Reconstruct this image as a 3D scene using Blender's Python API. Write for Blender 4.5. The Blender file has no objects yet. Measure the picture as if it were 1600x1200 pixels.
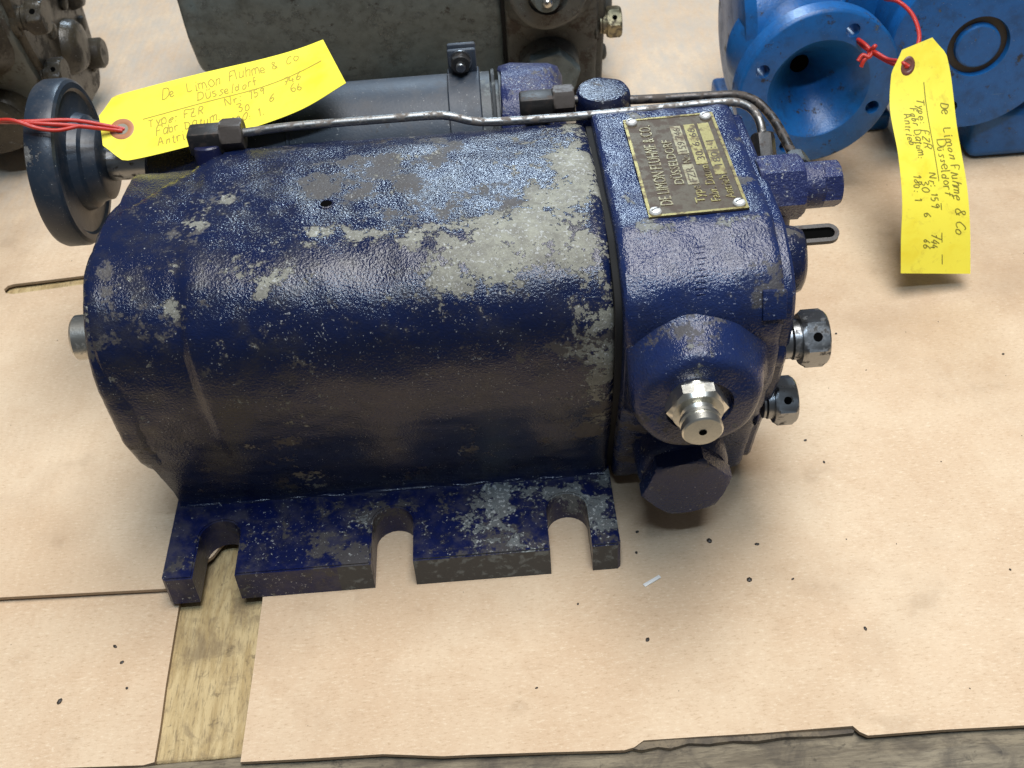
import bpy, bmesh, math, random
from mathutils import Vector, Matrix, noise
from mathutils.geometry import delaunay_2d_cdt
S = 0.01                                   # everything below is written in centimetres
scn = bpy.context.scene
col = scn.collection
rad = math.radians

# ------------------------------------------------------------------ camera
pit, yaw, rol = rad(42.04), rad(-0.03), rad(-4.6)
fw = Vector((math.sin(yaw)*math.cos(pit), math.cos(yaw)*math.cos(pit), -math.sin(pit)))
rt = fw.cross(Vector((0, 0, 1))).normalized(); up = rt.cross(fw)
r2 = math.cos(rol)*rt + math.sin(rol)*up; u2 = -math.sin(rol)*rt + math.cos(rol)*up
cd = bpy.data.cameras.new('camera'); cam = bpy.data.objects.new('camera', cd); col.objects.link(cam)
m = Matrix((r2, u2, -fw)).transposed().to_4x4(); m.translation = Vector((23.81, -49.84, 62.14))*S
cam.matrix_world = m
cd.sensor_width = 36; cd.lens = 36*1850/1600; cd.clip_start = 0.01; cd.clip_end = 50
cd.dof.use_dof = True; cd.dof.focus_distance = 0.74; cd.dof.aperture_fstop = 20
scn.camera = cam

# ------------------------------------------------------------------ light (indoor hall: soft ceiling light, cool roof window behind)
w = bpy.data.worlds.new('World'); scn.world = w; w.use_nodes = True
w.node_tree.nodes['Background'].inputs[0].default_value = (0.92, 0.96, 1.0, 1)
w.node_tree.nodes['Background'].inputs[1].default_value = 0.12
def area(name, loc, tgt, sx, sy, power, color):
    l = bpy.data.lights.new(name, 'AREA'); l.shape = 'RECTANGLE'; l.size = sx; l.size_y = sy
    l.energy = power; l.color = color
    o = bpy.data.objects.new(name, l); col.objects.link(o)
    o.location = Vector(loc)*S
    o.rotation_euler = (Vector(tgt)*S - o.location).to_track_quat('-Z', 'Y').to_euler()
    return o
area('window_light', (31, 235, 163), (24, 12, 22), 0.56, 0.30, 28, (0.66, 0.83, 1.0))
area('ceiling_light', (50, 5, 255), (26, 8, 0), 1.7, 1.0, 81, (1.0, 0.975, 0.945))
area('strip_lamp', (32, -105, 245), (22, 2, 20), 0.9, 0.09, 25, (0.62, 0.80, 1.0))
scn.view_settings.view_transform = 'Standard'; scn.view_settings.look = 'None'
scn.view_settings.exposure = 0.0; scn.view_settings.gamma = 1.0
scn.cycles.max_bounces = 4; scn.cycles.diffuse_bounces = 3; scn.cycles.glossy_bounces = 2

# ------------------------------------------------------------------ node helpers
def new_mat(name):
    mt = bpy.data.materials.new(name); mt.use_nodes = True
    nt = mt.node_tree; b = nt.nodes['Principled BSDF']
    return mt, nt, b
class N:
    def __init__(s, nt): s.nt = nt
    def node(s, t, **k):
        n = s.nt.nodes.new(t)
        for a, v in k.items(): setattr(n, a, v)
        return n
    def link(s, a, b): s.nt.links.new(a, b)
    def coord(s, sc=(100, 100, 100), loc=(0, 0, 0)):
        t = s.node('ShaderNodeTexCoord'); mp = s.node('ShaderNodeMapping')
        mp.inputs['Scale'].default_value = sc; mp.inputs['Location'].default_value = loc
        s.link(t.outputs['Object'], mp.inputs['Vector']); return mp.outputs[0]
    def noise(s, vec, scale, detail=4, rough=.55, dist=0):
        n = s.node('ShaderNodeTexNoise'); s.link(vec, n.inputs['Vector'])
        n.inputs['Scale'].default_value = scale; n.inputs['Detail'].default_value = detail
        n.inputs['Roughness'].default_value = rough; n.inputs['Distortion'].default_value = dist
        return n.outputs['Fac']
    def math(s, op, a, b=None, clamp=False):
        n = s.node('ShaderNodeMath', operation=op); n.use_clamp = clamp
        for i, x in enumerate((a, b)):
            if x is None: continue
            if isinstance(x, (int, float)): n.inputs[i].default_value = x
            else: s.link(x, n.inputs[i])
        return n.outputs[0]
    def step(s, v, lo, hi):
        n = s.node('ShaderNodeMapRange', interpolation_type='SMOOTHSTEP')
        s.link(v, n.inputs[0]); n.inputs[1].default_value = lo; n.inputs[2].default_value = hi
        return n.outputs[0]
    def mix(s, fac, a, b):
        n = s.node('ShaderNodeMix', data_type='RGBA')
        if isinstance(fac, (int, float)): n.inputs[0].default_value = fac
        else: s.link(fac, n.inputs[0])
        for i, x in ((6, a), (7, b)):
            if isinstance(x, tuple): n.inputs[i].default_value = (*x, 1)
            else: s.link(x, n.inputs[i])
        return n.outputs[2]
    def mixf(s, fac, a, b):
        n = s.node('ShaderNodeMix', data_type='FLOAT')
        if isinstance(fac, (int, float)): n.inputs[0].default_value = fac
        else: s.link(fac, n.inputs[0])
        for i, x in ((2, a), (3, b)):
            if isinstance(x, (int, float)): n.inputs[i].default_value = x
            else: s.link(x, n.inputs[i])
        return n.outputs[0]
    def attr(s, name):
        n = s.node('ShaderNodeAttribute'); n.attribute_name = name; return n.outputs['Fac']
    def bump(s, h, strength, dist, prev=None):
        n = s.node('ShaderNodeBump'); s.link(h, n.inputs['Height'])
        n.inputs['Strength'].default_value = strength; n.inputs['Distance'].default_value = dist*S
        if prev: s.link(prev, n.inputs['Normal'])
        return n.outputs[0]

def paint(name, base, base2, chip, rust, speck=(.42, .43, .42), chip_th=.66, rust_th=.66, speck_th=.70, rough=.34, bump=.55, seed=0.0, cast=5.0, filmc=(.085, .078, .075), filmk=.45):
    mt, nt, b = new_mat(name); n = N(nt)
    v = n.coord(loc=(seed, seed*1.7, seed*.6))
    wear = n.attr('wear'); grime = n.attr('grime')
    big = n.noise(v, .33, 4, .62, .3); mid = n.noise(v, 1.1, 5, .68)
    v2 = n.coord(loc=(seed+37.1, 5.3, 11.9)); bigr = n.noise(v2, .42, 4, .62)
    v3 = n.coord(loc=(3.3, seed+9.1, 21.7)); fine = n.noise(v3, 4.2, 3, .65)
    chipv = n.math('ADD', n.math('ADD', n.math('ADD', n.math('MULTIPLY', big, .40), n.math('MULTIPLY', mid, .40)), n.math('MULTIPLY', fine, .20)), n.math('MULTIPLY', wear, .27))
    chipm = n.step(chipv, chip_th, chip_th+.014)
    ring = n.step(chipv, chip_th-.035, chip_th)                     # undercoat showing round the chips
    rustv = n.math('ADD', n.math('ADD', n.math('ADD', n.math('MULTIPLY', bigr, .55), n.math('MULTIPLY', mid, .25)), n.math('MULTIPLY', fine, .20)), n.math('MULTIPLY', grime, .34))
    rustm = n.step(rustv, rust_th, rust_th+.05)
    speckv = n.math('ADD', n.math('ADD', n.math('MULTIPLY', fine, .72), n.math('MULTIPLY', big, .28)), n.math('MULTIPLY', wear, .12))
    speckm = n.step(speckv, speck_th, speck_th+.03)
    salt = n.attr('salt'); salty = n.noise(v3, 7.5, 2, .6)
    saltm = n.step(n.math('ADD', salty, n.math('ADD', n.math('MULTIPLY', n.step(mid, .40, .66), .07), n.math('MULTIPLY', salt, .13))), .735, .77)
    sv = n.node('ShaderNodeMapping'); n.link(v, sv.inputs['Vector']); sv.inputs['Rotation'].default_value = (.2, .3, .5); sv.inputs['Scale'].default_value = (.35, 9, 9)
    scr = n.step(n.noise(sv.outputs[0], 1.0, 2, .6), .74, .77)    # long scratches
    tone = n.mix(n.step(mid, .3, .7), base, base2)
    film = n.step(n.math('ADD', n.noise(v2, .55, 4, .68), n.math('MULTIPLY', grime, .15)), .44, .74)          # greasy dust film
    c = n.mix(n.math('MULTIPLY', film, filmk), tone, filmc)
    c = n.mix(n.math('MULTIPLY', ring, .30), c, rust)
    c = n.mix(n.math('MULTIPLY', rustm, .9), c, n.mix(mid, rust, tuple(x*.55 for x in rust)))
    chipc = n.mix(n.step(mid, .35, .65), n.mix(n.step(fine, .35, .7), chip, tuple(x*.72 for x in chip)), n.mix(fine, tuple(x*.78 for x in chip), rust))
    c = n.mix(chipm, c, chipc)
    c = n.mix(n.math('MULTIPLY', speckm, .7), c, speck)
    c = n.mix(n.math('MULTIPLY', scr, .35), c, chip)
    c = n.mix(n.math('MULTIPLY', saltm, .6), c, speck)
    n.link(c, b.inputs['Base Color'])
    ro = n.mixf(chipm, n.mixf(rustm, rough, .52), .62)
    ro = n.math('ADD', ro, n.math('MULTIPLY', film, .11))
    ro = n.math('ADD', ro, n.math('MULTIPLY', n.step(bigr, .35, .65), .05))
    n.link(ro, b.inputs['Roughness'])
    b.inputs['Specular IOR Level'].default_value = .40
    bm = n.bump(n.noise(v3, cast, 2, .6), bump, .10)
    bm = n.bump(n.math('SUBTRACT', 1.0, chipm), .8, .05, bm)
    n.link(bm, b.inputs['Normal'])
    return mt

def metal(name, color, rough=.3, dirt=(.03, .025, .02), dth=.62, seed=0, metallic=1.0, bump=.12):
    mt, nt, b = new_mat(name); n = N(nt)
    v = n.coord(loc=(seed, seed, 0)); a = n.noise(v, 1.6, 6, .62, .2); f = n.noise(v, 7, 4, .6)
    d = n.step(a, dth-.08, dth+.06)
    n.link(n.mix(d, n.mix(f, color, tuple(x*.72 for x in color)), dirt), b.inputs['Base Color'])
    n.link(n.mixf(d, metallic, metallic*.2), b.inputs['Metallic'])
    n.link(n.math('ADD', n.mixf(d, rough, .65), n.math('MULTIPLY', f, .12)), b.inputs['Roughness'])
    n.link(n.bump(f, bump, .06), b.inputs['Normal'])
    return mt

def plain(name, color, rough=.5, metallic=0, var=.25, scale=3, bump=.1, trans=0):
    mt, nt, b = new_mat(name); n = N(nt); v = n.coord(); f = n.noise(v, scale, 5, .6)
    n.link(n.mix(f, color, tuple(x*(1-var) for x in color)), b.inputs['Base Color'])
    b.inputs['Roughness'].default_value = rough; b.inputs['Metallic'].default_value = metallic
    n.link(n.bump(n.noise(v, scale*3, 3), bump, .05), b.inputs['Normal'])
    return mt

M = {}
M['navy'] = paint('navy_paint', (.0042, .0098, .043), (.0075, .0115, .036), (.29, .29, .235), (.085, .076, .070), chip_th=.590, rust_th=.580, speck_th=.64, rough=.15, bump=.44, cast=6.5, filmc=(.028, .027, .031), filmk=.62)
M['navy_lit'] = paint('navy_paint_lit', (.009, .0195, .080), (.014, .024, .074), (.25, .26, .235), (.075, .070, .070), speck=(.30, .33, .42), chip_th=.612, rust_th=.600, speck_th=.64, rough=.16, bump=.52, cast=6.0, seed=1.3, filmc=(.020, .024, .050), filmk=.5)  # brighter copy of the navy paint, overhead sheen put into its colour
M['navy_rough'] = paint('navy_paint_rough', (.014, .021, .085), (.022, .030, .095), (.22, .225, .215), (.105, .095, .088), chip_th=.60, rust_th=.56, speck_th=.60, seed=4.0, bump=.8)
M['navy_foot'] = paint('navy_paint_foot', (.0035, .008, .058), (.006, .009, .038), (.18, .20, .20), (.075, .068, .066), chip_th=.60, rust_th=.56, speck_th=.62, rough=.30, bump=.25, seed=7.0)
M['navy_dark'] = paint('navy_paint_smooth', (.010, .013, .055), (.013, .015, .046), (.10, .10, .10), (.05, .045, .045), chip_th=.67, rust_th=.60, speck_th=.68, rough=.32, bump=.2, seed=2.0)
M['slate'] = paint('slate_blue_paint', (.028, .038, .055), (.034, .044, .060), (.14, .14, .14), (.04, .04, .045), chip_th=.66, rust_th=.60, speck_th=.66, rough=.46, bump=.12, seed=12.0)
M['flange'] = paint('dark_flange_paint', (.016, .026, .042), (.020, .030, .046), (.18, .18, .17), (.03, .03, .035), chip_th=.69, rust_th=.62, speck_th=.69, rough=.32, bump=.10, seed=15.0)
M['grey'] = paint('grey_pump_paint', (.105, .130, .130), (.080, .100, .100), (.20, .24, .235), (.022, .019, .017), chip_th=.560, rust_th=.585, speck_th=.70, rough=.40, bump=.18, seed=20.0, filmc=(.040, .048, .046), filmk=.6)
M['grey_head'] = paint('rusty_grey_paint', (.070, .074, .066), (.058, .060, .055), (.17, .19, .175), (.038, .024, .018), chip_th=.545, rust_th=.525, speck_th=.70, rough=.45, bump=.2, seed=23.0)
M['olive'] = paint('olive_paint', (.048, .040, .027), (.034, .028, .019), (.15, .15, .13), (.030, .024, .018), chip_th=.58, rust_th=.515, speck_th=.68, rough=.28, bump=.30, seed=31.0, filmc=(.020, .017, .013))
M['olive_grey'] = paint('olive_grey_paint', (.09, .098, .088), (.075, .08, .07), (.19, .20, .18), (.045, .036, .028), chip_th=.56, rust_th=.52, speck_th=.70, rough=.42, bump=.2, seed=33.0)
M['blue'] = paint('bright_blue_paint', (.009, .105, .33), (.008, .088, .28), (.17, .24, .28), (.030, .028, .030), speck=(.2, .3, .4), chip_th=.605, rust_th=.575, speck_th=.70, rough=.30, bump=.22, seed=41.0, filmc=(.010, .045, .12), filmk=.6)
M['steel'] = metal('bright_steel', (.62, .61, .56), .24, (.10, .085, .06), .66)
M['zinc'] = metal('yellow_zinc', (.80, .79, .72), .25, (.22, .20, .15), .76, 3)
M['dark_steel'] = metal('dark_steel', (.34, .35, .36), .27, (.06, .055, .05), .63, 6)
M['screw'] = metal('screw_steel', (.85, .85, .83), .42, (.3, .28, .25), .78, 4, .45)
M['black_steel'] = metal('black_steel', (.055, .052, .05), .40, (.05, .035, .028), .60, 9, .6)
M['bare'] = metal('scuffed_steel', (.06, .065, .07), .45, (.13, .145, .145), .60, 8, .4)
M['pipe'] = metal('worn_pipe', (.26, .26, .255), .36, (.13, .11, .095), .56, 11)
M['pipe_dark'] = metal('dark_pipe', (.10, .092, .088), .40, (.07, .055, .045), .55, 14)
M['brown_nut'] = metal('brown_nut', (.085, .070, .060), .42, (.05, .04, .035), .58, 17, .5)
M['brass'] = metal('brass', (.40, .33, .14), .42, (.11, .085, .05), .56, 5)
M['brass_dirty'] = metal('etched_brass', (.12, .096, .066), .45, (.07, .05, .035), .52, 21, .7)
M['brass_dull'] = metal('dull_brass', (.36, .31, .19), .42, (.14, .11, .07), .56, 25, .8)
M['black'] = plain('bore_black', (.004, .004, .004), .8)  # dead black stands in for the shade inside holes and slots
M['black'].node_tree.nodes['Principled BSDF'].inputs['Specular IOR Level'].default_value = 0
M['rubber'] = plain('black_rubber', (.008, .008, .008), .95)
M['rust_ring'] = plain('greasy_rust', (.030, .022, .016), .5, 0, .5)
M['ink'] = plain('pencil_ink', (.50, .39, .05), .6)
M['ink_dark'] = plain('marker_ink', (.24, .205, .025), .6)
M['string'] = plain('red_string', (.55, .035, .022), .35, 0, .35, 12, .3)
M['eyelet'] = plain('brown_eyelet', (.46, .20, .10), .5)
M['eyelet_dark'] = plain('dark_eyelet', (.16, .055, .04), .4)
M['sliver_gleam'] = plain('sliver_gleam', (.88, .88, .85), .3)  # white colour painted in for light glinting off the steel sliver
M['hole_grey'] = plain('grey_hole', (.30, .28, .22), .6)

def yellow_mat():
    mt, nt, b = new_mat('yellow_card'); n = N(nt); v = n.coord()
    a = n.noise(v, .35, 5, .6, .3); f = n.noise(v, 14, 3)
    c = n.mix(n.step(a, .45, .8), (.93, .82, .070), (.86, .68, .03))
    c = n.mix(n.math('MULTIPLY', n.step(n.noise(v, 1.1, 6, .68, .5), .54, .70), .45), c, (.55, .42, .05))
    n.link(c, b.inputs['Base Color']); b.inputs['Roughness'].default_value = .55
    n.link(n.bump(f, .12, .03), b.inputs['Normal']); return mt
M['yellow'] = yellow_mat()

def cardboard_mat():
    mt, nt, b = new_mat('cardboard'); n = N(nt); v = n.coord()
    vf = n.coord((100*1.0, 100*2.8, 100)); fib = n.noise(vf, 2.4, 4, .8); fib2 = n.noise(vf, 6.0, 2, .7)
    fine = n.noise(v, 8, 3, .65); blot = n.noise(v, .10, 4, .65); blot2 = n.noise(v, .5, 4, .65)
    c = n.mix(n.step(blot, .32, .68), (.640, .490, .335), (.580, .420, .275))
    c = n.mix(n.math('MULTIPLY', n.step(blot2, .50, .72), .30), c, (.51, .350, .215))
    c = n.mix(n.math('MULTIPLY', n.step(fib, .54, .68), .60), c, (.75, .62, .45))
    c = n.mix(n.math('MULTIPLY', n.math('SUBTRACT', 1.0, n.step(fib, .30, .46)), .55), c, (.37, .245, .140))
    c = n.mix(n.math('MULTIPLY', n.step(fib2, .66, .74), .55), c, (.25, .16, .09))
    vs = n.coord(loc=(51, 17, 3)); st = n.noise(vs, .055, 4, .65)
    c = n.mix(n.math('MULTIPLY', n.step(st, .50, .68), .30), c, (.38, .265, .17))
    oil = n.step(n.noise(vs, .22, 4, .6), .62, .72)                # oil soaked marks
    c = n.mix(n.math('MULTIPLY', oil, .20), c, (.30, .20, .12))
    spot = n.step(fib2, .80, .82)
    c = n.mix(n.math('MULTIPLY', spot, .6), c, (.11, .075, .05))
    film = n.attr('film')
    vd = n.coord((100*1.6, 100*.5, 100), (7, 0, 0)); dr = n.noise(vd, .5, 4, .65)
    c = n.mix(n.math('MULTIPLY', film, n.step(dr, .15, .85)), c, (.44, .40, .345))
    n.link(c, b.inputs['Base Color']); b.inputs['Roughness'].default_value = .72
    b.inputs['Specular IOR Level'].default_value = .25
    wv = n.node('ShaderNodeTexWave', wave_type='BANDS', bands_direction='X'); n.link(v, wv.inputs['Vector'])
    wv.inputs['Scale'].default_value = .46; wv.inputs['Distortion'].default_value = .6; wv.inputs['Detail'].default_value = 1
    bm = n.bump(wv.outputs['Fac'], .22, .04); bm = n.bump(fine, .3, .03, bm); bm = n.bump(blot2, .35, .30, bm)
    n.link(bm, b.inputs['Normal']); return mt
M['cardboard'] = cardboard_mat()
M['card_edge'] = plain('cardboard_edge', (.40, .285, .18), .8, 0, .5, 5, .3)

def wood_mat(name, a, d, grain, dark, sx=100, sy=100):
    mt, nt, b = new_mat(name); n = N(nt)
    v = n.coord((sx, sy, 100)); g = n.noise(v, grain, 8, .72, .6); g2 = n.noise(v, grain*4.5, 6, .7, .3)
    v0 = n.coord(); bl = n.noise(v0, .35, 7, .65, .6); f = n.noise(v0, 4, 6, .7); v1 = n.coord(loc=(9, 31, 2)); bl2 = n.noise(v1, .8, 6, .65, .4)
    c = n.mix(n.step(g, .36, .64), a, d)
    c = n.mix(n.math('MULTIPLY', n.step(g2, .50, .66), .55), c, tuple(x*.8 for x in dark))
    c = n.mix(n.math('MULTIPLY', n.step(bl, .48, .66), .65), c, dark)
    c = n.mix(n.math('MULTIPLY', n.step(bl2, .60, .70), .6), c, tuple(x*.45 for x in dark))
    c = n.mix(n.math('MULTIPLY', n.step(f, .60, .72), .5), c, tuple(x*.6 for x in dark))
    n.link(c, b.inputs['Base Color']); b.inputs['Roughness'].default_value = .75
    bm = n.bump(g2, .6, .08); bm = n.bump(g, .5, .15, bm); n.link(bm, b.inputs['Normal']); return mt
M['wood_y'] = wood_mat('fresh_wood', (.56, .43, .225), (.40, .285, .13), 1.5, (.19, .135, .075), 100, 14)
M['wood_x'] = wood_mat('weathered_wood', (.26, .215, .145), (.14, .112, .075), 1.5, (.065, .052, .040), 12, 100)

# ------------------------------------------------------------------ geometry helpers
def finish(me, smooth=True, ang=38):
    if smooth:
        me.shade_smooth(); me.set_sharp_from_angle(angle=rad(ang))
def mesh(name, verts, faces, mat, parent=None, smooth=True, ang=38):
    me = bpy.data.meshes.new(name)
    me.from_pydata([(Vector(v)*S) for v in verts], [], faces); me.update()
    bm = bmesh.new(); bm.from_mesh(me); bmesh.ops.recalc_face_normals(bm, faces=bm.faces); bm.to_mesh(me); bm.free()
    finish(me, smooth, ang)
    me.materials.append(M[mat] if isinstance(mat, str) else mat)
    o = bpy.data.objects.new(name, me); col.objects.link(o)
    if parent: o.parent = parent
    return o
def from_bm(name, bm, mat, parent=None, smooth=True, ang=38):
    me = bpy.data.meshes.new(name); bmesh.ops.recalc_face_normals(bm, faces=bm.faces)
    bmesh.ops.scale(bm, vec=(S, S, S), verts=bm.verts)
    bm.to_mesh(me); bm.free(); finish(me, smooth, ang)
    me.materials.append(M[mat]); o = bpy.data.objects.new(name, me); col.objects.link(o)
    if parent: o.parent = parent
    return o
def empty(name, loc=(0, 0, 0), rz=0):
    o = bpy.data.objects.new(name, None); col.objects.link(o); o.location = Vector(loc)*S; o.rotation_euler = (0, 0, rz)
    o.empty_display_size = .02; return o
def tag(o, label=None, cat=None, group=None, kind=None):
    for k, v in (('label', label), ('category', cat), ('group', group), ('kind', kind)):
        if v: o[k] = v
    return o
def frame(axis):
    a = Vector(axis).normalized(); t = Vector((0, 0, 1)) if abs(a.z) < .9 else Vector((0, 1, 0))
    e1 = t.cross(a).normalized(); e2 = a.cross(e1); return a, e1, e2
def lathe_geo(prof, org, axis, seg=40, hexr=None, rot=0):
    """prof: [(h, r)...] swept round org+axis; r may be ('h', r) for a hexagon ring"""
    a, e1, e2 = frame(axis); org = Vector(org); V, F = [], []
    for h, r in prof:
        hx = isinstance(r, tuple); rr = r[1] if hx else r
        for k in range(seg):
            t = 2*math.pi*k/seg + rot; q = rr
            if hx:
                tt = (2*math.pi*k/seg) % (math.pi/3) - math.pi/6
                q = min(rr*math.cos(math.pi/6)/math.cos(tt), r[2] if len(r) > 2 else 1e9)
            V.append(org + a*h + e1*(q*math.cos(t)) + e2*(q*math.sin(t)))
    for i in range(len(prof)-1):
        for k in range(seg):
            k2 = (k+1) % seg
            F.append((i*seg+k, i*seg+k2, (i+1)*seg+k2, (i+1)*seg+k))
    F.append(tuple(range(seg))[::-1]); F.append(tuple((len(prof)-1)*seg+k for k in range(seg)))
    return V, F
def lathe(name, prof, org, axis, mat, parent=None, seg=40, rot=0, ang=30):
    V, F = lathe_geo(prof, org, axis, seg, None, rot); return mesh(name, V, F, mat, parent, True, ang)
def cyl(name, org, axis, r, h, mat, parent=None, ch=.08, seg=36):
    return lathe(name, [(0, r-ch), (ch, r), (h-ch, r), (h, r-ch)], org, axis, mat, parent, seg)
def hexn(name, org, axis, r, h, mat, parent=None, rot=0, ch=.14, seg=48):
    """hexagon head, r = circumradius, corners turned off round at both ends"""
    c = r*.93
    return lathe(name, [(0, c*.96), (ch*.55, ('h', r, c)), (ch*1.25, ('h', r)), (h-ch*1.25, ('h', r)), (h-ch*.45, ('h', r, c)), (h, c*.93)], org, axis, mat, parent, seg, rot, 28)
def smooth_path(pts, n=8):
    P = [Vector(p) for p in pts]; P = [P[0]*2-P[1]] + P + [P[-1]*2-P[-2]]; out = []
    for i in range(1, len(P)-2):
        for k in range(n):
            t = k/n; p0, p1, p2, p3 = P[i-1:i+3]
            out.append(.5*((2*p1) + (p2-p0)*t + (2*p0-5*p1+4*p2-p3)*t*t + (3*p1-p0-3*p2+p3)*t**3))
    out.append(P[-2]); return out
def tube_geo(path, r, seg=14):
    V, F = [], []; nrm = None
    for i, p in enumerate(path):
        d = (path[min(i+1, len(path)-1)] - path[max(i-1, 0)]).normalized()
        if nrm is None: nrm = d.orthogonal().normalized()
        nrm = (nrm - d*nrm.dot(d)).normalized(); bn = d.cross(nrm)
        rr = r(i/(len(path)-1)) if callable(r) else r
        for k in range(seg):
            t = 2*math.pi*k/seg; V.append(p + nrm*(rr*math.cos(t)) + bn*(rr*math.sin(t)))
    for i in range(len(path)-1):
        for k in range(seg):
            k2 = (k+1) % seg; F.append((i*seg+k, i*seg+k2, (i+1)*seg+k2, (i+1)*seg+k))
    F.append(tuple(range(seg))[::-1]); F.append(tuple((len(path)-1)*seg+k for k in range(seg)))
    return V, F
def tube(name, pts, r, mat, parent=None, n=8, seg=14):
    V, F = tube_geo(smooth_path(pts, n), r, seg); return mesh(name, V, F, mat, parent, True, 50)
def box(name, c, size, mat, parent=None, bev=.12, rot=None, segs=2):
    bm = bmesh.new(); bmesh.ops.create_cube(bm, size=1); bmesh.ops.scale(bm, vec=size, verts=bm.verts)
    if bev: bmesh.ops.bevel(bm, geom=bm.edges[:], offset=bev, segments=segs, affect='EDGES', profile=.5)
    if rot is not None: bmesh.ops.transform(bm, matrix=rot.to_4x4(), verts=bm.verts)
    bmesh.ops.translate(bm, vec=c, verts=bm.verts)
    return from_bm(name, bm, mat, parent)
def resample(pts, n):
    P = smooth_path(list(pts) + [pts[0]], 12)[:-1] if False else pts
    # closed catmull-rom then even arc length
    Q = []; L = len(P)
    for i in range(L):
        p0, p1, p2, p3 = [Vector((*P[(i+k) % L], 0)) for k in (-1, 0, 1, 2)]
        for k in range(16):
            t = k/16; Q.append(.5*((2*p1) + (p2-p0)*t + (2*p0-5*p1+4*p2-p3)*t*t + (3*p1-p0-3*p2+p3)*t**3))
    acc = [0]
    for i in range(len(Q)): acc.append(acc[-1] + (Q[(i+1) % len(Q)]-Q[i]).length)
    out = []; j = 0
    for k in range(n):
        s = acc[-1]*k/n
        while acc[j+1] < s: j += 1
        t = (s-acc[j])/max(1e-9, acc[j+1]-acc[j]); out.append(Q[j].lerp(Q[(j+1) % len(Q)], t))
    return [(p.x, p.y) for p in out]
def inset(P, d0):
    n = len(P); ar = sum(P[i][0]*P[(i+1) % n][1]-P[(i+1) % n][0]*P[i][1] for i in range(n)); sg = 1 if ar > 0 else -1; out = []
    for i in range(n):
        tx = P[(i+1) % n][0]-P[i-1][0]; ty = P[(i+1) % n][1]-P[i-1][1]; l = math.hypot(tx, ty) or 1
        d = d0(P[i]) if callable(d0) else d0
        out.append((P[i][0]-sg*ty/l*d, P[i][1]+sg*tx/l*d))
    return out
def loft(name, secs, mat, parent, lump=.05, lumpf=.35, ang=30, wear=(), grime=(), seed=0, salt=()):
    V, F = [], []; ns = len(secs[0][1])
    for x, P in secs:
        for (y, z) in P: V.append(Vector((x, y, z)))
    if lump:
        for v in V:
            q = v*lumpf + Vector((seed, 0, 0)); nv = noise.noise_vector(q)+.5*noise.noise_vector(q*2.7)+.28*noise.noise_vector(q*6.3); v.y += nv.y*lump; v.z += nv.z*lump
    for i in range(len(secs)-1):
        for k in range(ns):
            k2 = (k+1) % ns; F.append((i*ns+k, i*ns+k2, (i+1)*ns+k2, (i+1)*ns+k))
    for e, i in ((0, 0), (1, len(secs)-1)):
        c = len(V); pts = V[i*ns:(i+1)*ns]; V.append(sum(pts, Vector())/ns)
        for k in range(ns):
            F.append((i*ns+k, c, i*ns+(k+1) % ns))
    o = mesh(name, V, F, mat, parent, True, ang); add_wear(o, wear, grime, salt); return o
def add_wear(o, wear, grime, salt=()):
    me = o.data
    for nm, bl in (('wear', wear), ('grime', grime), ('salt', salt)):
        at = me.attributes.new(nm, 'FLOAT', 'POINT')
        vals = []
        for v in me.vertices:
            p = v.co/S; s = 0
            for bx, by, bz, r, a in bl:
                d2 = ((p.x-bx)**2+(p.y-by)**2+(p.z-bz)**2)/(r*r)
                if d2 < 6: s += a*math.exp(-d2)
            vals.append(s)
        at.data.foreach_set('value', vals)

# ------------------------------------------------------------------ the pump (one builder, three pumps in the picture)
BAR = [(20.8,20.3),(19.6,22.2),(17.6,23.1),(14,23.55),(9.5,23.7),(6.5,23.5),(4.4,22.8),(2.9,21.6),(1.95,20),(1.65,17.8),(1.9,15.5),(2.7,12.5),(3.7,9.8),(4.9,6.8),(6.0,4.2),(6.4,2.8),(6.5,1.4),(13,1.2),(20,1.4),(21.6,5),(22.2,10),(21.9,16)]
HEAD = [(19.0,21.8),(18.4,23.2),(17.8,23.65),(14,23.75),(9,23.8),(5.6,23.85),(4.7,23.7),(3.6,23.2),(2.0,22.4),(0.9,21.2),(0.55,19.5),(0.85,17),(1.6,14),(2.8,11),(4.2,8),(5.4,5.2),(6.2,3),(6.9,1.6),(8,1.2),(13,1.2),(18,1.2),(20,4),(20.6,9),(20.4,15),(19.9,19)]

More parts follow.
